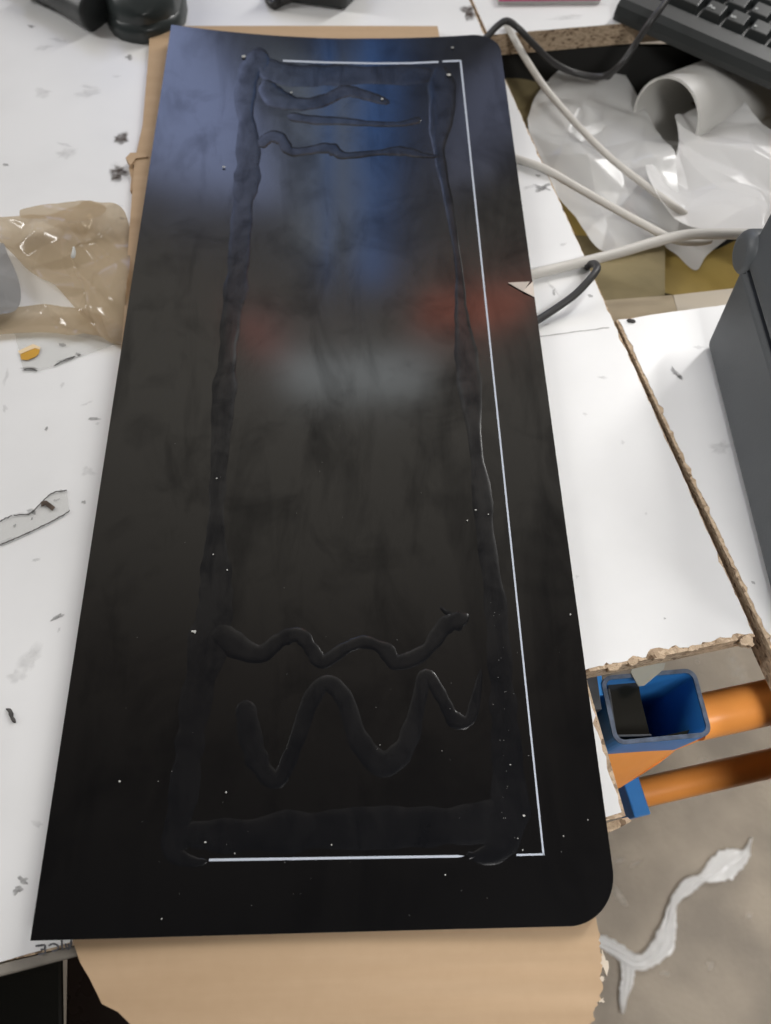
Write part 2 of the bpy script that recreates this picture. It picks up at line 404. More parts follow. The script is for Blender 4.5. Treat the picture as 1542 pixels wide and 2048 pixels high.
sb = thing('side_worktop', 'white chipboard side board carrying the grey plastic device', 'worktop', (.35, .2, -TH))
s1 = w2(1236, 639); s2 = w2(1425, 613); sd = (s2-s1).normalized(); s3 = w2(1530, 1259)
sdir = (s3-s1).normalized()
e1 = s1+sdir*.52
core = [s1-Vector((.0012, 0)), e1-Vector((.0022, 0)), e1+sd*.45, s1+sd*.45]
top = jag(s1, e1, 200, .0010, .0004, .18)+[e1+sd*.45]+jag(s1+sd*.45, s1, 60, .0007, 0, .1)
board(sb, core, top)

# scuffs, stains and marks on the worktop
def soft_blob(name, c, rx, ry, ang, z, m, parent, rag=.4):
    b = blob(c, rx*1.25, ry*1.25, ang, 18, rag); n = len(b); k = .55 if m != 'dirt' else .75
    v = [(c[0], c[1], z)]+[(c[0]+(p[0]-c[0])*k, c[1]+(p[1]-c[1])*k, z) for p in b]+[(p[0], p[1], z) for p in b]
    f = [[0, 1+i, 1+(i+1) % n] for i in range(n)]+[[1+i, 1+n+i, 1+n+(i+1) % n, 1+(i+1) % n] for i in range(n)]
    o = add(name, v, f, 's'+m, parent)
    a = o.data.attributes.new('fade', 'FLOAT', 'POINT'); a.data.foreach_set('value', [1.0]+[.85]*n+[0.0]*n)
    return o
def mark(u, v, rx, ry, m='dirt', ang=0, z=.0002, rag=.4, parent=wt, name='scuff_mark'):
    return soft_blob(name, w2(u, v), rx, ry, ang, z, m, parent, rag)
mark(241, 278, .0045, .0055, 'brownstain', name='stain'); mark(237, 346, .0060, .0075, 'brownstain', .3, name='stain')
mark(243, 346, .0085, .0090, 'stain', .3, .00012, name='stain')
for a in ((63, 53, .003, .0014, 'dirt'), (120, 81, .006, .002, 'stain'), (258, 115, .002, .0025, 'dirt'), (175, 187, .008, .004, 'stain'), (87, 185, .006, .005, 'stain'),
          (128, 308, .006, .005, 'stain'), (130, 290, .007, .0012, 'stain'), (180, 175, .006, .002, 'stain'), (232, 153, .0025, .0015, 'stain'), (90, 95, .006, .003, 'stain'),
          (12, 330, .002, .001, 'dirt'), (232, 413, .004, .0015, 'stain'), (245, 437, .002, .001, 'dirt'),
          (10, 817, .0012, .0022, 'stain'), (93, 858, .0008, .0012, 'dirt'), (175, 807, .004, .0008, 'stain'), (189, 838, .003, .0009, 'dirt'), (195, 848, .0012, .001, 'stain'),
          (175, 944, .0035, .0028, 'stain'), (72, 1120, .0022, .001, 'stain'), (116, 1234, .0026, .0009, 'dirt'), (118, 1261, .0008, .0012, 'stain'),
          (60, 1320, .0035, .006, 'stain'), (33, 1352, .004, .003, 'stain'), (47, 1761, .0022, .0012, 'dirt'), (36, 1780, .0018, .0016, 'dirt'), (75, 1648, .0025, .0012, 'stain'),
          (12, 755, .0012, .005, 'stain'), (125, 770, .001, .002, 'stain'), (168, 1005, .001, .001, 'dirt'),
          (1077, 352, .0016, .001, 'dirt'), (1057, 375, .006, .0016, 'stain'), (1085, 375, .0055, .0018, 'dirt'),
          (1104, 575, .0012, .006, 'stain'), (1108, 585, .0008, .003, 'dirt'), (1180, 592, .0014, .0011, 'dirt'), (1094, 650, .0022, .0007, 'stain'), (1125, 490, .003, .001, 'stain'),
          (1245, 885, .0012, .0012, 'stain'), (1170, 828, .0012, .001, 'stain'), (1292, 1028, .0006, .0008, 'stain'), (1154, 1154, .0012, .0008, 'stain'), (1329, 1237, .0006, .0006, 'dirt'), (1205, 755, .003, .001, 'stain')):
    mark(*a, ang=random.uniform(-.5, .5))
for (u, v) in ((1086, 377), (1078, 381), (1094, 370)): mark(u, v, .0026, .0014, 'dirt', .5)
for a in ((1352, 746, .0016, .0045, 'dirt', .5), (1356, 752, .001, .003, 'dirt', .9), (1440, 895, .006, .004, 'stain', .3), (1506, 1165, .0009, .0008, 'dirt', 0), (1396, 695, .003, .0015, 'stain', 0)):
    mark(*a, parent=sb)
for (u, v) in ((1140, 33), (1125, 38)): mark(u, v, .012, .0015, 'stain', .1, parent=rb)
mark(936, 24, .006, .009, 'brownstain', .2, parent=wt, name='stain')
# pencil line across the right side of the worktop
vv, ff = line_ribbon([(1074+i*12, 673-i*1.55+random.uniform(-1, 1)) for i in range(13)], 1.6, .0002); add('pencil_line', vv, ff, 'stain', wt)
# hand writing, upside down from here
Z = .00025; DY = 3
for st in ([(71, 1889), (80, 1888.5), (90, 1887.5)], [(90, 1887.5), (90, 1896), (90.5, 1904)], [(76, 1905.5), (83, 1905), (90.5, 1904)], [(81, 1897), (90, 1896)],
           [(97, 1890), (105, 1886.5), (113, 1888.5), (117, 1894), (112, 1899.5), (103, 1901)], [(123.5, 1880), (124, 1890), (125, 1900)], [(131, 1887), (133, 1896), (138, 1898), (142, 1890), (142, 1880)], [(137, 1888), (138, 1896)]):
    p = catmull([(a, b+DY-.05*(a-71)) for a, b in st], 5); vv, ff = line_ribbon(p, 3.8, Z); add('handwriting_stroke', vv, ff, 'ink', wt)
# black rubber crumbs
def crumb(name, pts, wpx, label, m='dirt'):
    v = []; f = []
    vv, ff = pix_ribbon([(a, b, wpx) for a, b in pts], h=.0016, per=4, prof=5, wob=.5, pxf=lambda u, v: px(u, v, .0002))
    return tag(add(name, vv, ff, m, None, True), label, 'crumb')
crumb('rubber_crumb', [(12, 1418), (20, 1422), (24, 1435), (31, 1446)], 5, 'bent grey rubber crumb on white worktop beside black panel')
crumb('rubber_crumb', [(1253, 641), (1260, 642), (1271, 644)], 3, 'small black rod crumb on side board far edge')

# ------------------------------------------------------------------ corrugated cardboard sheet
CT = .0052
def card_z(x, y):
    z = CT
    s = (Vector((x, y))-A).dot(ey)               # distance behind the worktop's front edge
    if s < .0: z -= .10*s*s*2.2+.02*(-s)
    z += .00035*math.sin(y*560+2.2*noise.noise(Vector((x*3, y*9, 0))))*(.5+noise.noise(Vector((x*4, y*20, 3))))
    return z
def cpx(u, v):
    z = CT
    for _ in range(6): p = px(u, v, z); z = card_z(p.x, p.y)
    return Vector((p.x, p.y))
left = [(300, 52), (297, 110), (285, 250), (272, 308), (258, 312), (268, 330), (266, 360), (258, 470), (247, 640), (196, 1240), (145, 1880), (160, 1925), (178, 1955), (204, 2008), (236, 2024), (262, 2050), (330, 2110)]
right = [(875, 52), (886, 110), (912, 250), (923, 308), (924, 312), (928, 330), (933, 360), (953, 470), (984, 640), (1092, 1240), (1199, 1862), (1202, 1905), (1203, 1935), (1205, 1985), (1192, 2020), (1184, 2050), (1150, 2110)]
def dens(pp, k=7):
    o = []
    for a, b in zip(pp, pp[1:]):
        for i in range(k): o.append((a[0]+(b[0]-a[0])*i/k, a[1]+(b[1]-a[1])*i/k))
    return o+[pp[-1]]
Lp = [cpx(*p) for p in dens(left)]; Rp = [cpx(*p) for p in dens(right)]
for i in range(len(Rp)):
    if i > 68: Rp[i] += Vector((random.uniform(-.0012, .0007), 0))
NX = 40; v = []; f = []
for a, b in zip(Lp, Rp):
    for k in range(NX+1):
        q = a.lerp(b, k/NX); v.append((q.x, q.y, card_z(q.x, q.y)))
nv = len(v); W1 = NX+1; rows = len(Lp)
v += [(a, b, c-.0042) for a, b, c in v]
for i in range(rows-1):
    for k in range(NX):
        q = [i*W1+k, i*W1+k+1, (i+1)*W1+k+1, (i+1)*W1+k]; f.append(q); f.append([nv+x for x in q[::-1]])
    for k in (0, NX): f.append([i*W1+k, (i+1)*W1+k, nv+(i+1)*W1+k, nv+i*W1+k])
for k in range(NX):
    for i in (0, rows-1): f.append([i*W1+k, i*W1+k+1, nv+i*W1+k+1, nv+i*W1+k])
cs = thing('cardboard_sheet', 'brown corrugated cardboard sheet lying under the black panel', 'cardboard', (0, .3, .001))
add('sheet', v, f, 'card', cs, True)
for (u, vv_, a, b) in ((1206, 1925, .0016, .0036), (1206, 1958, .0012, .001), (1203, 2001, .0011, .0012), (1207, 1913, .001, .0024)):
    p = cpx(u, vv_); z = card_z(p.x, p.y); q = blob(p, a, b, .2, 12, .7); vv, ff = prism(q, z-.002, z-.0004); add('torn_paper_fibre', vv, ff, 'fibre', cs)
q = [cpx(*p) for p in ((252, 318), (262, 309), (290, 309), (297, 316), (272, 319), (262, 334))]
vv, ff = prism([(p.x, p.y) for p in q], CT-.003, CT+.0013); add('torn_flap', vv, ff, 'card', cs)
q = [cpx(*p) for p in ((256, 330), (268, 322), (268, 372), (259, 378), (261, 352))]
vv, ff = prism([(p.x, p.y) for p in q], .0004, .0032); add('torn_flap', vv, ff, 'card', cs)

# ------------------------------------------------------------------ the black panel
W, L, ZP = .25516, .62083, .0108
def pz(x, y):
    s = max(-1.15, min(1.15, x/(W/2))); t = max(-.05, min(1.05, y/L))
    return ZP + .0075*t*t*(s*s-.42) + .0028*(s*s-.5)*(1-t) + .0022*max(0, -s)*t**3 + .0020*max(0, -s)*math.sin(math.pi*min(1, max(0, t))) - .0022*max(0, s-.2)*t**4
def on_panel(u, v, _=0):
    z = ZP
    for k in range(5): p = px(u, v, z); z = pz(p.x, p.y)
    p = px(u, v, z+.00008); return p
bp = thing('black_plate', 'glossy black rectangular panel with white outline and two rounded corners on cardboard', 'plate', (0, .3, .0055))
RC = .0225; NXp, NYp = 48, 110
def outline_x(y):
    xr = W/2
    for yc, sg in ((RC, -1), (L-RC, 1)):
        d = (y-yc)*sg
        if d > 0: xr = W/2-RC+math.sqrt(max(0, RC*RC-d*d))
    return xr
ys = []
for i in range(NYp+1): ys.append(L*i/NYp)
ys = sorted(set([round(y, 6) for y in ys]+[round(RC-RC*math.cos(R(a)), 6) for a in range(0, 91, 5)]+[round(L-RC+RC*math.cos(R(a)), 6) for a in range(0, 91, 5)]))
def skew(y): return 0.0
v = []; f = []; rows = len(ys); W1 = NXp+1
for y in ys:
    xr = outline_x(y)
    for k in range(W1):
        x = -W/2+(xr+W/2)*k/NXp; v.append((x, y, pz(x, y)))
nv = len(v); v += [(a, b, c-.0022) for a, b, c in v]
for i in range(rows-1):
    for k in range(NXp):
        q = [i*W1+k, i*W1+k+1, (i+1)*W1+k+1, (i+1)*W1+k]; f.append(q); f.append([nv+x for x in q[::-1]])
    for k in (0, NXp): f.append([i*W1+k, (i+1)*W1+k, nv+(i+1)*W1+k, nv+i*W1+k])
for k in range(NXp):
    for i in (0, rows-1): f.append([i*W1+k, i*W1+k+1, nv+i*W1+k+1, nv+i*W1+k])
sheet = add('panel_sheet', v, f, 'film_black', bp, True)

def rule(p, q, wpx):
    n = 30; pts = [(p[0]+(q[0]-p[0])*i/n, p[1]+(q[1]-p[1])*i/n) for i in range(n+1)]
    v = []; f = []; d = Vector((q[0]-p[0], q[1]-p[1])).normalized(); nr = Vector((-d.y, d.x))
    for i, a in enumerate(pts):
        t = i/n; ww = wpx[0]+(wpx[1]-wpx[0])*t
        for s in (-.5, .5): v.append(on_panel(a[0]+nr.x*ww*s, a[1]+nr.y*ww*s)+Vector((0, 0, .00008)))
    for i in range(n): f.append([2*i, 2*i+1, 2*i+3, 2*i+2])
    add('outline_rule', v, f, 'outline', bp)
rule((921, 121), (1087, 1710), (3.4, 3.6))
rule((885, 123), (921, 121.5), (3.6, 3.4))
for a, b in zip([(566, 121.5), (650, 125), (750, 127), (820, 126.5)], [(650, 125), (750, 127), (820, 126.5), (877, 124)]): rule(a, b, (3.6, 3.6))
rule((418, 1720), (915, 1712.5), (5.5, 5))
rule((915, 1712.5), (928, 1712), (5, 1)); rule((1033, 1710), (1089, 1708.5), (4.2, 4))

def bead(name, pts, h):
    vv, ff = pix_ribbon(pts, h=h*.28, pxf=on_panel, per=7, prof=13, pw=4, wob=.14)
    return add(name, vv, ff, 'silicone', bp, True)
bead('silicone_smear', [(540, 120, 22), (505, 130, 24), (489, 200, 20), (495, 260, 20), (496, 340, 27), (487, 400, 22), (480, 480, 20), (474, 560, 23), (462, 640, 20), (455, 720, 20), (447, 800, 24), (440, 900, 18),
                        (434, 1000, 16), (431, 1080, 18), (432, 1150, 32), (430, 1220, 34), (415, 1300, 40), (392, 1400, 32), (378, 1500, 30), (365, 1600, 30), (350, 1680, 25), (352, 1710, 20), (388, 1724, 10), (415, 1722, 6)], .0006)
bead('silicone_smear', [(345, 1665, 30), (450, 1672, 34), (600, 1662, 38), (750, 1656, 42), (900, 1652, 38), (1000, 1640, 40), (1030, 1625, 22)], .00055)
bead('silicone_smear', [(878, 130, 20), (884, 180, 26), (884, 240, 22), (878, 300, 12), (900, 420, 8), (918, 540, 8), (922, 620, 12), (930, 690, 22), (940, 780, 22), (952, 900, 13), (963, 980, 19), (972, 1080, 18),
                        (990, 1200, 21), (1000, 1330, 24), (1010, 1450, 27), (1017, 1560, 34), (1017, 1650, 37), (985, 1705, 26), (940, 1713, 9)], .0006)
bead('silicone_smear', [(505, 128, 18), (580, 150, 22), (660, 150, 20), (760, 150, 18), (870, 150, 20)], .0004)
bead('silicone_squiggle', [(526, 160, 14), (548, 192, 20), (600, 208, 14), (650, 200, 12), (690, 182, 13), (730, 190, 10), (780, 206, 7)], .0006)
bead('silicone_squiggle', [(575, 232, 10), (630, 240, 9), (680, 242, 9), (740, 247, 6), (800, 248, 5), (842, 238, 8)], .0007)
bead('silicone_squiggle', [(518, 292, 14), (540, 274, 12), (562, 278, 12), (580, 302, 11), (610, 302, 8), (648, 296, 11), (668, 300, 12), (690, 311, 8), (760, 305, 6), (805, 302, 10), (850, 311, 5), (885, 313, 3)], .0008)
bead('silicone_squiggle', [(870, 170, 10), (868, 250, 10), (874, 285, 12)], .0005)
bead('silicone_squiggle', [(425, 1255, 30), (470, 1290, 28), (520, 1308, 17), (560, 1280, 16), (598, 1270, 16), (624, 1300, 15), (645, 1324, 14), (690, 1297, 12), (728, 1284, 12), (768, 1298, 15), (795, 1325, 16), (850, 1303, 14), (890, 1252, 18), (922, 1242, 18), (934, 1246, 10)], .0009)
bead('silicone_squiggle', [(490, 1400, 22), (500, 1470, 25), (520, 1530, 22), (555, 1560, 16), (590, 1490, 16), (622, 1400, 16), (654, 1366, 16), (690, 1400, 18), (718, 1480, 22), (766, 1528, 28), (812, 1490, 22), (838, 1400, 14), (852, 1350, 14), (884, 1395, 12), (908, 1438, 15), (938, 1440, 12), (952, 1395, 10), (962, 1338, 4)], .0008)
bead('silicone_drip', [(932, 1711, 6), (942, 1711, 8), (955, 1710, 5), (1008, 1710, 5)], .0006)
bead('silicone_drip', [(880, 1213, 2), (893, 1225, 5), (905, 1226, 2)], .0007)
# dust specks
v = []; f = []
sp = [(448, 336, 3.5), (897, 152, 4), (390, 1264, 4.5), (386, 1264, 3), (427, 1110, 2.2), (455, 1141, 2.2), (240, 1563, 2.4), (453, 1585, 2.2), (1047, 1632, 2.6), (411, 1685, 2.4), (434, 958, 1.8), (488, 115, 4), (905, 97, 2.6), (583, 187, 2.4), (764, 200, 2.5),
      (951, 1021, 2.4), (976, 1030, 2), (934, 1042, 2), (663, 1690, 1.6), (1126, 1672, 1.6), (324, 1838, 1.6), (1020, 1530, 1.5), (470, 1707, 1.6), (1140, 1230, 2.2), (1035, 1677, 1.8), (1175, 1640, 1.4), (890, 1750, 1.6), (317, 1563, 1), (760, 1490, 1.2), (1045, 1700, 1.5)]
for i in range(50): sp.append((random.uniform(250, 1150), random.uniform(700, 1840), random.choice((.4, .5, .6))))
for i in range(26):
    t = random.random(); sp.append((995+22*t+random.gauss(0, 8), 1200+480*t, random.uniform(.4, .7)))
for (u, vv_, r) in sp:
    p = on_panel(u, vv_); m = len(v); s = r*(CAM-p).length/FPX
    z = .0009 if r > 1.9 else .0007
    for a in range(5): v.append(p+Vector((math.cos(a*1.257)*s*random.uniform(.6, 1.2), math.sin(a*1.257)*s*random.uniform(.5, 1.1), z)))
    v.append(p+Vector((0, 0, z+s*.5)))
    for a in range(5): f.append([m+a, m+(a+1) % 5, m+5])
add('dust_specks', v, f, 'dust', bp, kind='stuff')

# torn bit of masking tape over the panel's right edge
def flat(name, poly, z0, th, m, parent=None):
    P = [px(u, v, z) if z is not None else px(u, v, z0) for u, v, *r in poly for z in ((r[0] if r else z0),)]
    n = len(P); v = [tuple(p) for p in P]+[(p.x, p.y, p.z-th) for p in P]
    f = [list(range(n)), list(range(n, 2*n))[::-1]]+[[i, (i+1) % n, n+(i+1) % n, n+i] for i in range(n)]
    return add(name, v, f, m, parent)
zt = pz(on_panel(1045, 577).x, on_panel(1045, 577).y)+.0002
ts = thing('tape_scrap', 'small torn beige tape scrap stuck over the black panel edge', 'tape', px(1045, 577, zt))
flat('flap', [(1046, 582, zt+.0010), (1066, 562, zt+.0014), (1069, 594, zt+.0006)], zt, .0003, 'masking', ts)
flat('folded_tip', [(1016, 565, zt+.0003), (1060, 563, zt+.0008), (1047, 583, zt+.0006)], zt, .0003, mat('tape_underside', (.45, .39, .34), .6), ts)

# ------------------------------------------------------------------ clear tapes on the left
def tape(label, poly, edges, extra=None):
    t = thing('clear_tape_strip', label, 'tape', px(poly[0][0], poly[0][1], 0))
    P = [px(u, v, .0006) for u, v in poly]; n = len(P)
    vv = [tuple(p) for p in P]+[(p.x, p.y, .0004) for p in P]
    add('tape_film', vv, [list(range(n)), list(range(n, 2*n))[::-1]]+[[i, (i+1) % n, n+(i+1) % n, n+i] for i in range(n)], 'cleartape', t)
    for e in edges:
        p = catmull([(a, b) for a, b in e], 8); p = [(a+random.uniform(-.8, .8), b+random.uniform(-.8, .8)) for a, b in p]
        vv, ff = line_ribbon(p, 2.2, .0009); add('grime_edge', vv, ff, 'dirt', t)
    return t
t1 = tape('clear tape strip with amber printed corner beside the brown film', [(28, 662), (70, 664), (160, 665), (200, 664), (242, 678), (243, 684), (160, 712), (110, 732), (72, 742), (46, 738)],
          [[(48, 739), (60, 736), (74, 742)], [(108, 731), (125, 722), (150, 713)], [(155, 711), (162, 709)], [(225, 686), (240, 683)]])
def tmark(t, u, v, rx, ry, m, ang=0): 
    soft_blob('grime_patch', w2(u, v), rx, ry, ang, .0010, m, t)
tmark(t1, 60, 739, .0045, .0016, 'dirt'); tmark(t1, 126, 691, .002, .0012, 'dirt', -.4); tmark(t1, 155, 709, .0012, .0009, 'dirt'); tmark(t1, 180, 672, .006, .002, 'stain'); tmark(t1, 130, 722, .004, .0012, 'dirt', .4)
flat('amber_print', [(40, 704), (52, 698), (70, 693), (80, 698), (77, 708), (70, 714), (55, 720), (42, 719)], .0011, .0002, 'amber', t1)
flat('pale_print', [(36, 702), (66, 688), (80, 694), (80, 699), (70, 696), (40, 708)], .0013, .0002, mat('pale_amber', (.80, .62, .38), .5), t1)
t2 = tape('grimy clear tape strip with a brown scrap on the bare worktop', [(-30, 1060), (0, 1043), (30, 1030), (60, 1025), (80, 1007), (105, 985), (122, 979), (134, 983), (139, 1020), (120, 1034), (60, 1064), (0, 1092), (-30, 1100)],
          [[(0, 1043), (10, 1037), (25, 1031)], [(28, 1030), (40, 1029), (60, 1027), (80, 1008), (95, 993), (110, 984), (133, 981)], [(140, 1021), (120, 1034), (95, 1047), (60, 1064), (30, 1077), (0, 1090)]])
tmark(t2, 65, 1025, .002, .0018, 'dirt'); tmark(t2, 36, 1030, .0035, .001, 'stain', .2); tmark(t2, 31, 1053, .0007, .0007, 'dirt'); tmark(t2, 65, 1039, .0006, .0007, 'dirt'); tmark(t2, 15, 1083, .004, .0012, 'stain', .4)
flat('brown_scrap', [(82, 1003), (93, 1001), (110, 1014), (104, 1021), (90, 1010), (82, 1013)], .0014, .0004, 'brownstain', t2); tmark(t2, 113, 1002, .0015, .0007, 'dirt', .3)

# ------------------------------------------------------------------ crumpled brown film on the left
bf = thing('brown_packing_film', 'crumpled translucent brown packing film on worktop beside cardboard edge', 'film', px(120, 540, 0))
vv, ff = crumple([(-60, 425), (20, 428), (90, 424), (140, 402), (166, 396), (205, 412), (240, 420), (254, 445, .006), (259, 500, .004), (256, 560, .004), (250, 640, .003), (245, 684, .003), (205, 668), (180, 640), (150, 612), (120, 585), (70, 550), (30, 520), (-20, 470), (-60, 455)], .011, .010, 32, 54, 240, 3, edge=.35)
add('upper_fold', vv, ff, 'tanfilm', bf, True)
vv, ff = crumple([(-60, 612), (0, 612), (60, 612), (120, 614), (180, 625), (246, 650), (243, 684), (215, 676), (180, 664), (140, 668), (100, 663), (40, 664), (-60, 664)], .005, .0055, 38, 24, 180, 11, edge=.2)
add('lower_fold', vv, ff, 'tanfilm', bf, True)
vv, ff = crumple([(40, 420), (100, 405), (163, 394), (210, 412), (190, 436), (120, 442), (50, 440)], .016, .004, 30, 14, 80, 5)
add('lifted_edge', vv, ff, 'tanfilm', bf, True)
vv, ff = crumple([(-60, 470), (0, 488), (22, 520), (40, 560), (36, 600), (10, 622), (-60, 625)], .010, .006, 30, 18, 80, 15)
tag(add('grey_bag_twist', vv, ff, 'greyfilm', None, True), 'grey translucent bag twist poking from under the brown film', 'film')
crumb('paper_bit', [(170, 544), (171, 552), (168, 566)], 4, 'tiny white paper bit lying on the brown film', 'dust').location.z += .022

# ------------------------------------------------------------------ things at the far edge
def ellip_body(c, ang, prof, n=24, zsc=1):
    v = []; f = []; ca, sa = math.cos(ang), math.sin(ang)
    for (y, hw, h) in prof:
        for k in range(n):
            a = math.pi*k/(n-1); x = hw*math.copysign(abs(math.cos(a))**.8, math.cos(a)); z = h*abs(math.sin(a))**.75
            v.append((c[0]+x*ca-y*sa, c[1]+x*sa+y*ca, c[2]+z))
    m = len(prof)
    for i in range(m-1):
        for k in range(n-1): f.append([i*n+k, i*n+k+1, (i+1)*n+k+1, (i+1)*n+k])
    f.append([i*n for i in range(m)]+[i*n+n-1 for i in range(m-1, -1, -1)])
    f.append(list(range(n))[::-1]); f.append(list(range((m-1)*n, m*n)))
    return v, f
mc = px(297, 88, 0)
mo = thing('computer_mouse', 'dark grey computer mouse beside the cardboard corner', 'mouse', (mc.x, mc.y+.055, 0))
base = [(0, .004), (.002, .012), (.007, .0205), (.014, .0265), (.024, .0305), (.04, .033), (.06, .0325), (.085, .031), (.1, .028), (.108, .020), (.111, .006)]
vv, ff = ellip_body((mc.x, mc.y, .0), R(8), [(y, w_, .010+.006*min(1, y/.01)) for y, w_ in base], 24); add('lower_shell', vv, ff, 'mouse', mo, True)
vv, ff = ellip_body((mc.x, mc.y, .003), R(8), [(y+.004, w_*.93, .008+.030*math.sin(math.pi*min(1, (y+.012)/.125))) for y, w_ in base if y < .105], 24); add('palm_shell', vv, ff, 'mouse', mo, True)
for s in (-1, 1):
    vv, ff = ellip_body((mc.x-math.sin(R(8))*.074+s*.0142, mc.y+.077, .003), R(8), [(y, w_, h) for y, w_, h in ((0, .0128, .0300), (.012, .0128, .0265), (.024, .012, .020), (.031, .009, .012))], 16); add('button', vv, ff, 'mouse', mo, True)
vv, ff = tube([(mc.x-math.sin(R(8))*.09-.003, mc.y+.09, .026), (mc.x-math.sin(R(8))*.09+.003, mc.y+.09, .026)], .009, 16, 2); add('scroll_wheel', vv, ff, 'black_plastic', mo, True)

a = px(190, 22, .012); b = px(60, -40, .012)
th_ = thing('tool_handle', 'black rounded tool handle lying beside the computer mouse', 'tool', (a.x, a.y, 0))
vv, ff = tube([a+(b-a)*t for t in (-.02, .0, .05, .2, .5, .8, 1)], lambda t: .0135*min(1, .25+math.sqrt(t*9)) if t < .1 else .0135+.002*math.sin(t*6), 16, 8); add('grip', vv, ff, 'black_plastic', th_, True)
vv, ff = tube([b+(b-a)*t for t in (-.02, .1, .4)], lambda t: .008-.004*t, 12, 6); add('ferrule', vv, ff, 'steel_dark', th_, True)
vv, ff = tube([px(82, 0, .004), px(95, 8, .003), px(105, 2, .003), px(112, -12, .003)], .0022, 8); add('lanyard', vv, ff, 'black_cable', th_, True)

pc = px(690, 22, 0)
q = [Vector((pc.x, pc.y)), Vector((pc.x+.018, pc.y+.03)), Vector((pc.x-.03, pc.y+.062)), Vector((pc.x-.062, pc.y+.012))]
ad = thing('power_adapter', 'black box power adapter at the far edge of the worktop', 'adapter', (pc.x-.02, pc.y+.03, 0))
vv, ff = prism(q, .0002, .022); bevel(add('case', vv, ff, 'black_plastic', ad), .003, 3)
vv, ff = tube([Vector((q[3].x+.008, q[3].y+.01, .01)), px(580, -8, .006), px(562, 4, .003), px(548, 10, .003), px(538, 2, .003), px(532, -20, .003)], .0030, 10); add('lead', vv, ff, 'black_cable', ad, True)

# magenta booklet on the rear worktop
q = [w2(998, 1, .004), w2(1202, -1, .004), w2(1202, -1, .004)+Vector((-.03, .15)), w2(998, 1, .004)+Vector((-.03, .15))]
bk = thing('magenta_booklet', 'magenta booklet lying on the rear worktop behind the keyboard cable', 'booklet', (q[0].x, q[0].y, 0))
vv, ff = prism(q, .0034, .0044); add('cover', vv, ff, 'magenta', bk)
vv, ff = prism([p+Vector((0, .001)) for p in q], .0002, .0034); add('pages', vv, ff, 'dust', bk)

# ------------------------------------------------------------------ keyboard
KA = R(-38); kx = Vector((math.cos(KA), math.sin(KA), 0)); ky = Vector((-math.sin(KA), math.cos(KA), 0)); ko = px(1224, 40, .0003)
def kw(x, y, z): return ko+kx*x+ky*y+Vector((0, 0, z))
kb = thing('keyboard', 'black computer keyboard overhanging the rear worktop edge', 'keyboard', tuple(ko))
prof = [(0, 0), (-.001, .006), (.001, .012), (.006, .0155), (.020, .0175), (.021, .0145), (.118, .021), (.119, .025), (.14, .026), (.142, 0)]
n = len(prof); KW = .44
v = [kw(0, y, z) for y, z in prof]+[kw(KW, y, z) for y, z in prof]
f = [list(range(n))[::-1], list(range(n, 2*n))]+[[i, (i+1) % n, n+(i+1) % n, n+i] for i in range(n)]
bevel(add('case', v, f, 'black_plastic', kb), .0012, 2)
v = [kw(x, y, z) for x, y, z in ((0.0005, .0205, .014), (.029, .0205, .014), (.029, .118, .021), (.0005, .118, .021), (0.0005, .0205, .0178), (.029, .0205, .0178), (.029, .118, .0245), (.0005, .118, .0245))]
add('side_bezel', v, [[0, 1, 2, 3], [4, 5, 6, 7], [0, 1, 5, 4], [1, 2, 6, 5], [2, 3, 7, 6], [3, 0, 4, 7]], 'black_plastic', kb)
def key(x0, x1, r):
    y0 = .0225+r*.019; y1 = y0+.0178; zb = .0147+r*.0013; zt = zb+.0078; i = .0022
    pts = [(x0, y0, zb), (x1, y0, zb), (x1, y1, zb), (x0, y1, zb), (x0+i, y0+.0012, zt-.0006), (x1-i, y0+.0012, zt-.0006), (x1-i, y1-.003, zt+.0006), (x0+i, y1-.003, zt+.0006)]
    k = add('key', [kw(*p) for p in pts], [[0, 1, 2, 3], [4, 5, 6, 7], [0, 1, 5, 4], [1, 2, 6, 5], [2, 3, 7, 6], [3, 0, 4, 7]], 'keys', kb); bevel(k, .0008, 2)
    return k, zt
def glyph(k, x, y, z, strokes, s=.0012, wd=.0006):
    v = []; f = []
    for (ax, ay, bx_, by_) in strokes:
        a = Vector((ax, ay))*s; b = Vector((bx_, by_))*s; d = (b-a).normalized(); nr = Vector((-d.y, d.x))*wd*.5; m = len(v)
        for q in (a-nr, a+nr, b+nr, b-nr): v.append(kw(x+q.x, y+q.y, z))
        f.append([m, m+1, m+2, m+3])
    o = add('legend', v, f, 'glyph', k)
sh = {0: [(0, 0, 1, 2), (1, 2, 2, 0), (3, 0, 3, 2), (4, 0, 4, 2), (4, 1, 5, 1), (5, 0, 5, 1)], 1: [(0, 0, 0, 2), (0, 2, 1.5, 2), (0, 1, 1, 1), (2.4, 0, 2.4, 2), (3.4, 0, 4.6, 2), (3.4, 2, 4.6, 0), (0, 3, 1.6, 3.4)],
      2: [(0, 0, 1.6, 0), (0, 0, 0, 2), (1.6, 0, 1.6, 2), (2.6, 0, 2.6, 2)], 3: [(0, 0, 1.5, 2), (1.5, 0, 0, 2)], 4: [(0, 0, 2, 0), (0, 1.6, 2, 1.6)]}
for r in range(5):
    off = (0, .0095, .0048, 0, -.0095)[r]; xs = [.031, .062+off] if r else [.031, .0605]
    while xs[-1] < .42: xs.append(xs[-1]+.0198)
    for i, (a, b) in enumerate(zip(xs, xs[1:])):
        k, zt = key(a+.0006, b-.0006, r)
        if i: glyph(k, a+.0048, .0222+r*.019+.0045, zt+.0004, sh[(i+r*2) % 5], random.uniform(.001, .0013), .0007)

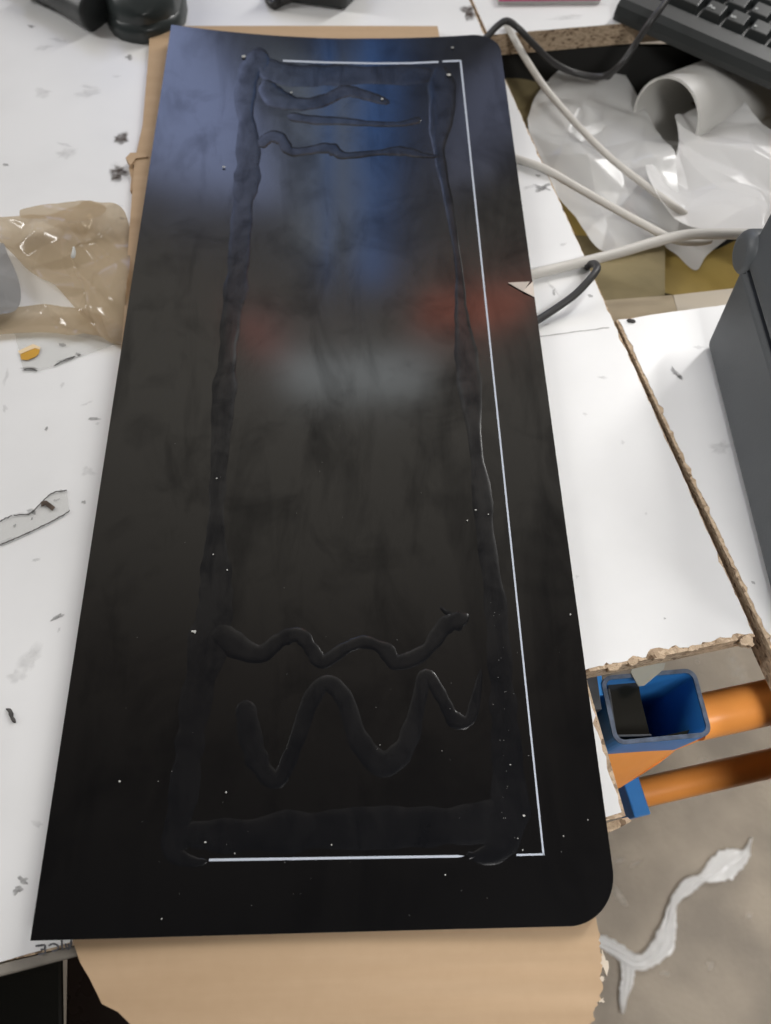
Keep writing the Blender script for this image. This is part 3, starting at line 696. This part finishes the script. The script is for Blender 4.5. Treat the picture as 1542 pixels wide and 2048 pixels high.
# ------------------------------------------------------------------ cables
def cable(name, pts, r, m, label, grp=None):
    vv, ff = tube([px(*p) for p in pts], r, 12, 10); return tag(add(name, vv, ff, m, None, True), label, 'cable', grp)
cable('black_cable', [(950, 95, .006), (972, 76, .010), (995, 52, .014), (1014, 42, .016), (1036, 56, .014), (1065, 86, .004), (1105, 124, -.012), (1150, 146, -.022), (1205, 153, -.020), (1240, 130, -.004), (1268, 92, .008), (1300, 45, .026), (1330, 5, .034), (1360, -50, .04)], .0026, 'black_cable', 'thin black cable arching from black panel corner up over the keyboard')
cable('white_cable', [(1012, 46, .004), (1020, 62, .003), (1050, 115, -.004), (1090, 175, -.016), (1150, 245, -.022), (1220, 315, -.025), (1290, 370, -.024), (1345, 410, -.022), (1375, 432, -.03)], .0027, 'white_cable', 'white cable dropping from rear worktop edge across the milky plastic scrap')
cable('white_cable', [(1015, 312, .0035), (1040, 320, .0035), (1090, 338, .0035), (1150, 372, -.002), (1220, 412, -.006), (1290, 450, -.006), (1345, 478, -.004), (1390, 484, -.004), (1420, 480, -.006)], .0028, 'white_cable', 'white cable running from black panel side edge to join the device cable')
cable('white_cable', [(1040, 556, .0035), (1075, 546, .0035), (1130, 533, .0035), (1190, 518, .0045), (1250, 502, .004), (1310, 484, .006), (1370, 470, .010), (1430, 468, .016), (1500, 468, .02)], .0035, 'white_cable', 'thick white cable plugged into the grey device')
cable('black_cable', [(1050, 655, .004), (1074, 641, .0045), (1110, 618, .006), (1150, 589, .010), (1180, 558, .014), (1194, 538, .014), (1189, 528, .009), (1178, 530, .004), (1172, 536, .0028)], .0025, 'black_cable', 'short black cable loop bending over the worktop edge below white cable')

# ------------------------------------------------------------------ grey device on the side board
gd = thing('grey_device', 'grey plastic box device standing on the white side board', 'device', (.31, .2, .0003))
X0 = .2370
def box_prof(name, prof, y0, y1, m, parent, bv=.004):       # prof: (x, z) outline extruded along y
    n = len(prof); v = [(x, y0, z) for x, z in prof]+[(x, y1, z) for x, z in prof]
    f = [list(range(n)), list(range(n, 2*n))[::-1]]+[[i, (i+1) % n, n+(i+1) % n, n+i] for i in range(n)]
    return bevel(add(name, v, f, m, parent), bv, 4)
v = [(X0, .12, .0003), (X0+.13, .12, .0003), (X0+.13, .3255, .0003), (X0, .3255, .0003), (X0+.0015, .12, .058), (X0+.13, .12, .058), (X0+.13, .340, .058), (X0+.0015, .340, .058)]
hexf = [[3, 2, 1, 0], [4, 5, 6, 7], [0, 1, 5, 4], [1, 2, 6, 5], [2, 3, 7, 6], [3, 0, 4, 7]]
bevel(add('lower_case', v, hexf, 'grey_plastic', gd), .005, 4)
v = [(X0+.0008, .125, .0587), (X0+.13, .125, .0587), (X0+.13, .340, .0587), (X0+.0008, .340, .0587), (X0+.008, .13, .118), (X0+.13, .13, .118), (X0+.13, .362, .105), (X0+.012, .362, .105)]
bevel(add('lid', v, hexf, 'grey_plastic', gd), .006, 4)
box_prof('seam', [(X0+.002, .0578), (X0+.128, .0578), (X0+.128, .0589), (X0+.002, .0589)], .135, .336, 'steel_dark', gd, .0001)
vv, ff = tube([(X0-.0005, .3435, .061), (X0+.04, .3435, .061)], .0132, 28, 2); bevel(add('hinge_boss', vv, ff, 'grey_plastic', gd, True), .0055, 5)

# ------------------------------------------------------------------ waste bin carton below the gap
bc = thing('waste_carton', 'olive brown open carton of plastic waste below the worktop gap', 'carton', (.33, .5, -.30))
bx0, bx1, by0, by1, bz0, bz1 = .09, .62, .352, .66, -.30, -.045
def boxv(x0, x1, y0, y1, z0, z1):
    return [(x0, y0, z0), (x1, y0, z0), (x1, y1, z0), (x0, y1, z0), (x0, y0, z1), (x1, y0, z1), (x1, y1, z1), (x0, y1, z1)], [[3, 2, 1, 0], [4, 5, 6, 7], [0, 1, 5, 4], [1, 2, 6, 5], [2, 3, 7, 6], [3, 0, 4, 7]]
for nm, b_, m in (('bottom', (bx0, bx1, by0, by1, bz0, bz0+.004), 'olive'), ('far_wall', (bx0, bx1, by1-.004, by1, bz0+.004, -.0195), 'shaded_wall'), ('near_wall', (bx0, bx1, by0, by0+.004, bz0+.004, bz1), 'olive'),
                  ('side_wall', (bx0, bx0+.004, by0+.004, by1-.004, bz0+.004, bz1), 'olive'), ('side_wall', (bx1-.004, bx1, by0+.004, by1-.004, bz0+.004, bz1), 'olive')):
    vv, ff = boxv(*b_); add(nm, vv, ff, m, bc)
flat('near_flap', [(1192, 602, -.03), (1345, 590, -.03), (1365, 650, -.021), (1190, 680, -.021)], -.03, .003, 'tan', bc)
flat('near_flap', [(1347, 590, -.029), (1480, 575, -.029), (1480, 640, -.021), (1362, 650, -.021)], -.03, .003, mat('pale_carton', (.60, .53, .42), .7), bc)
flat('inner_flap', [(1140, 470, -.06), (1330, 480, -.05), (1330, 590, -.032), (1180, 606, -.032)], -.05, .003, 'olive', bc)

def scrap(name, label, bnd, z, amp, freq, m, seed, cat='plastic scrap', rings=30, edge=.1, n=150):
    vv, ff = crumple(bnd, z, amp, freq, rings*2, n*2, seed, edge=edge); o = add(name, vv, ff, m, None, True); o.data.set_sharp_from_angle(angle=R(32)); return tag(o, label, cat)
scrap('plastic_sheet', 'crumpled milky plastic sheet in the carton beside the worktop edge', [(1050, 235), (1085, 175), (1125, 138), (1180, 152), (1215, 158), (1238, 138), (1262, 158), (1290, 200), (1330, 280), (1350, 400), (1335, 480), (1260, 505), (1200, 500), (1150, 440), (1100, 360), (1060, 290)], -.043, .015, 13, 'plastic', 2)
scrap('plastic_sheet', 'pale plastic scrap tip standing up at the shaded carton wall', [(1118, 150), (1135, 148), (1158, 120), (1166, 145), (1190, 160), (1150, 170), (1120, 165)], -.05, .006, 30, 'plastic', 8, rings=12, n=60)
scrap('yellow_paper', 'yellow paper lying in the carton below the device cable', [(1290, 500), (1350, 480), (1420, 500), (1480, 480), (1510, 540), (1480, 590), (1400, 590), (1340, 590), (1290, 560)], -.055, .006, 14, 'yellow', 4, 'paper', 16, .3, 90)
scrap('yellow_paper', 'narrow yellow paper strip along the worktop edge in the carton', [(1070, 330), (1120, 330), (1170, 420), (1230, 500), (1240, 540), (1180, 560), (1120, 500), (1080, 420)], -.066, .004, 14, 'yellow', 9, 'paper', 12, .3, 70)
scrap('white_plastic_bag', 'crumpled bright white plastic bag heaped in the carton', [(1305, 320), (1350, 310), (1372, 270), (1368, 230), (1390, 214), (1435, 206), (1485, 212), (1520, 250), (1580, 300), (1620, 420), (1560, 520), (1470, 480), (1400, 465), (1350, 440), (1310, 400), (1290, 350)], -.030, .022, 15, 'whiteplastic', 6)
scrap('white_plastic_bag', 'white folded plastic corner under the device cable', [(1330, 440), (1400, 430), (1470, 450), (1470, 470), (1420, 500), (1397, 530), (1360, 500), (1330, 480)], -.045, .006, 18, 'whiteplastic', 13, rings=14, n=80)
scrap('brown_paper', 'olive brown crumpled paper in the carton at the far wall', [(1010, 150), (1060, 110), (1120, 120), (1130, 150), (1090, 200), (1060, 250), (1025, 235)], -.05, .008, 20, 'olive', 21, 'paper', 14, .2, 70)
scrap('brown_paper', 'olive brown crumpled paper under the keyboard overhang', [(1380, 190), (1420, 130), (1500, 150), (1600, 170), (1620, 230), (1540, 230), (1450, 230)], -.06, .010, 16, 'olive', 23, 'paper', 14, .2, 70)
# hollow rolls
def roll(label, p0, p1, r, th):
    p0 = Vector(p0); p1 = Vector(p1); t = (p1-p0).normalized(); s = t.cross(Vector((0, 0, 1))).normalized(); u_ = s.cross(t); n = 36; v = []; f = []
    for (p, rr) in ((p0, r), (p1, r), (p1, r-th), (p0, r-th)):
        for k in range(n):
            a = 2*math.pi*k/n; q = rr*(1+.03*math.sin(2*a)); v.append(p+s*math.cos(a)*q+u_*math.sin(a)*q)
    for j in range(4):
        for k in range(n): f.append([j*n+k, j*n+(k+1) % n, ((j+1) % 4)*n+(k+1) % n, ((j+1) % 4)*n+k])
    o = add('plastic_roll', v, f, 'roll', None, True); o.data.polygons.foreach_set('use_smooth', [i//n not in (1, 3) for i in range(4*n)]); return tag(o, label, 'roll')
ra = px(1330, 240, -.038)
roll('hollow white plastic roll with its open end showing in the carton', ra, ra+Vector((.115, .075, -.012)), .034, .0022)
rc = px(1500, 225, -.07)
roll('white plastic roll lying behind the bright plastic bag', rc, rc+Vector((.12, .01, 0)), .016, .002)

# ------------------------------------------------------------------ steel trestle frame under the notch
fr = thing('steel_trestle', 'blue and orange steel trestle frame below the worktop notch', 'trestle', (.172, .1, -.74))
zt = -.0205; ux0, ux1, uy0, uy1 = .1458, .1988, .083, .1195; tw = .0023
def rr(x0, x1, y0, y1, r, n=5):
    o = []
    for cx_, cy_, a0 in ((x1-r, y1-r, 0), (x0+r, y1-r, 90), (x0+r, y0+r, 180), (x1-r, y0+r, 270)):
        for k in range(n+1):
            a = R(a0+90*k/n); o.append((cx_+r*math.cos(a), cy_+r*math.sin(a)))
    return o
cxm, cym = (ux0+ux1)/2, (uy0+uy1)/2
def rotp(p, a=R(4)): x, y = p[0]-cxm, p[1]-cym; return (cxm+x*math.cos(a)-y*math.sin(a), cym+x*math.sin(a)+y*math.cos(a))
po = [rotp(p) for p in rr(ux0, ux1, uy0, uy1, .006)]; pi_ = [rotp(p) for p in rr(ux0+tw, ux1-tw, uy0+tw, uy1-tw, .004)]; n = len(po)
v = [(*p, zt) for p in po]+[(*p, zt) for p in pi_]+[(*p, -.74) for p in po]+[(*p, -.74) for p in pi_]; f = []
for k in range(n):
    j = (k+1) % n
    f += [[k, j, 2*n+j, 2*n+k], [n+k, 3*n+k, 3*n+j, n+j]]
add('post', v, f, 'blue', fr)
M['rim'] = mat('cut_steel', (.10, .13, .19), .5, .5, 200, .5)
add('cut_rim', [(*p, zt+.0002) for p in po]+[(*p, zt+.0002) for p in pi_]+[(*p, zt-.0012) for p in po]+[(*p, zt-.0012) for p in pi_],
    [[k, (k+1) % n, n+(k+1) % n, n+k] for k in range(n)]+[[k, (k+1) % n, 2*n+(k+1) % n, 2*n+k] for k in range(n)]+[[n+k, n+(k+1) % n, 3*n+(k+1) % n, 3*n+k] for k in range(n)], 'rim', fr)
# dark liner plate inside the post, bent grey tab
v, f = boxv(ux0+tw+.0005, ux0+tw+.020, uy0+tw+.0006, uy0+tw+.0016, -.12, zt-.002); add('liner_plate', v, f, 'steel_dark', fr)
v, f = boxv(ux0+tw+.0003, ux0+tw+.0012, uy0+tw, uy1-tw-.006, -.14, zt-.001); add('liner_plate', v, f, 'steel_dark', fr)
flat('bent_tab', [(1262, 1346, -.0185), (1266, 1330, -.0188), (1331, 1326, -.0188), (1328, 1338, -.0186), (1289, 1371, -.0185), (1277, 1372, -.0185)], -.0185, .001, 'tab', fr)
flat('inner_plate', [(1216, 1368, -.034), (1262, 1356, -.034), (1278, 1372, -.034), (1282, 1398, -.034), (1300, 1470, -.034), (1225, 1486, -.034)], -.034, .001, 'darkglass', fr)
d = Vector((math.cos(R(10.5)), math.sin(R(10.5)), 0))
p = px(1408, 1432, -.05)
vv, ff = tube([p-d*.006, p+d*.05, p+d*.4], .0128, 20, 4); add('rail', vv, ff, 'orange', fr, True)
p = px(1270, 1588, -.15)
vv, ff = tube([p, p+d*.05, p+d*.5], .0096, 20, 4); add('rail', vv, ff, 'orange', fr, True)
flat('gusset', [(1208, 1502, -.05), (1300, 1478, -.044), (1412, 1452, -.042), (1450, 1462, -.048), (1400, 1478, -.058), (1352, 1500, -.066), (1318, 1527, -.076), (1290, 1545, -.085), (1236, 1578, -.100)], -.06, .003, 'orange', fr)
flat('gusset_lip', [(1210, 1500, -.046), (1222, 1492, -.043), (1305, 1478, -.040), (1308, 1484, -.041), (1250, 1500, -.044)], -.04, .002, 'orange', fr)
v, f = boxv(-.0075, .0035, -.014, .014, -.014, .014); 
M3 = Matrix.Rotation(R(10.5), 3, 'Z'); pp = px(1264, 1590, -.148)
bevel(add('rail_end_clip', [M3 @ Vector(q)+pp for q in v], f, 'blue', fr), .001)
v, f = boxv(ux0-.012, ux0+.0, uy1-.012, uy1+.004, -.06, zt-.001); add('side_clip', v, f, 'blue', fr)
v, f = boxv(ux0-.03, ux0-.0035, uy1-.02, uy1+.03, -.074, -.0185); add('dark_bracket', v, f, 'steel_dark', fr)  # dark box beside the post, under the worktop

# ------------------------------------------------------------------ dark glossy sheets stored below the front edge
def slab(name, label, poly, z, th, m, grp=None):
    o = flat(name, poly, z, th, m); P = o
    bevel(o, .002); return tag(o, label, 'sheet', grp)
slab('dark_sheet', 'olive black glossy sheet stored under the worktop front corner', [(-260, 1800), (122, 1800), (128, 2300), (-260, 2300)], -.10, .004, 'darkglass')
slab('dark_sheet', 'brown black glossy sheet stored below the cardboard overhang', [(134, 1800), (900, 1800), (900, 2300), (126, 2300)], -.16, .004, 'brownglass')

# ------------------------------------------------------------------ torn plastic strip on the floor
fs = thing('plastic_strip', 'torn twisted white plastic strip lying on the concrete floor', 'plastic strip', px(1300, 1910, -.74))
FZ = -.7385
def strip(name, pts, lift):
    pts = catmull(pts, 8); n = len(pts); v = []; f = []; K = 9; tw = 0.0
    for i, (u, vv, hw) in enumerate(pts):
        a = pts[min(i+1, n-1)]; b = pts[max(i-1, 0)]; tx, ty = a[0]-b[0], a[1]-b[1]; L_ = math.hypot(tx, ty) or 1
        nx, ny = -ty/L_, tx/L_
        for k in range(K):
            t = -1+2*k/(K-1)
            ww = hw*(1+.22*noise.noise(Vector((i*.5, t*2, 3)))+.10*random.uniform(-1, 1)*(abs(t) == 1))
            p = px(u+nx*ww*t, vv+ny*ww*t, FZ)
            y_ = t*1.3+.12*i*.3; y_ -= math.floor(y_)
            p.z += lift*(.35+.65*noise.noise(Vector((i*.22, t*.8, 1)))) + lift*.8*(1-4*abs(y_-.5))*.5 + lift
            v.append(p)
    for i in range(n-1):
        for k in range(K-1): f.append([i*K+k, i*K+k+1, (i+1)*K+k+1, (i+1)*K+k])
    o = add(name, v, f, 'whiteplastic', fs, True); o.data.set_sharp_from_angle(angle=R(35))
strip('twist', [(1170, 1878, 8), (1205, 1884, 13), (1240, 1905, 14), (1270, 1924, 16), (1300, 1915, 17), (1325, 1885, 22), (1337, 1845, 14), (1345, 1805, 8), (1375, 1772, 15), (1405, 1755, 8)], .004)
strip('tail', [(1254, 1915, 15), (1254, 1955, 13), (1246, 1990, 9), (1243, 2026, 2)], .003)
strip('leaf', [(1398, 1758, 6), (1425, 1745, 22), (1455, 1726, 30), (1484, 1712, 14), (1494, 1695, 4), (1500, 1676, 2)], .003)
for (u, vv_, a, b) in ((1408, 1521, .006, .006), (1478, 1338, .016, .024), (1395, 1322, .004, .004), (1240, 1720, .010, .004), (1270, 1728, .008, .003), (1240, 1790, .006, .010), (1330, 1945, .005, .004), (1420, 1930, .006, .006), (1350, 1830, .004, .004), (1500, 1830, .005, .004)):
    soft_blob('paint_spot', w2(u, vv_, -.7395), a, b, .4, -.7395, 'pale', fl, .5)
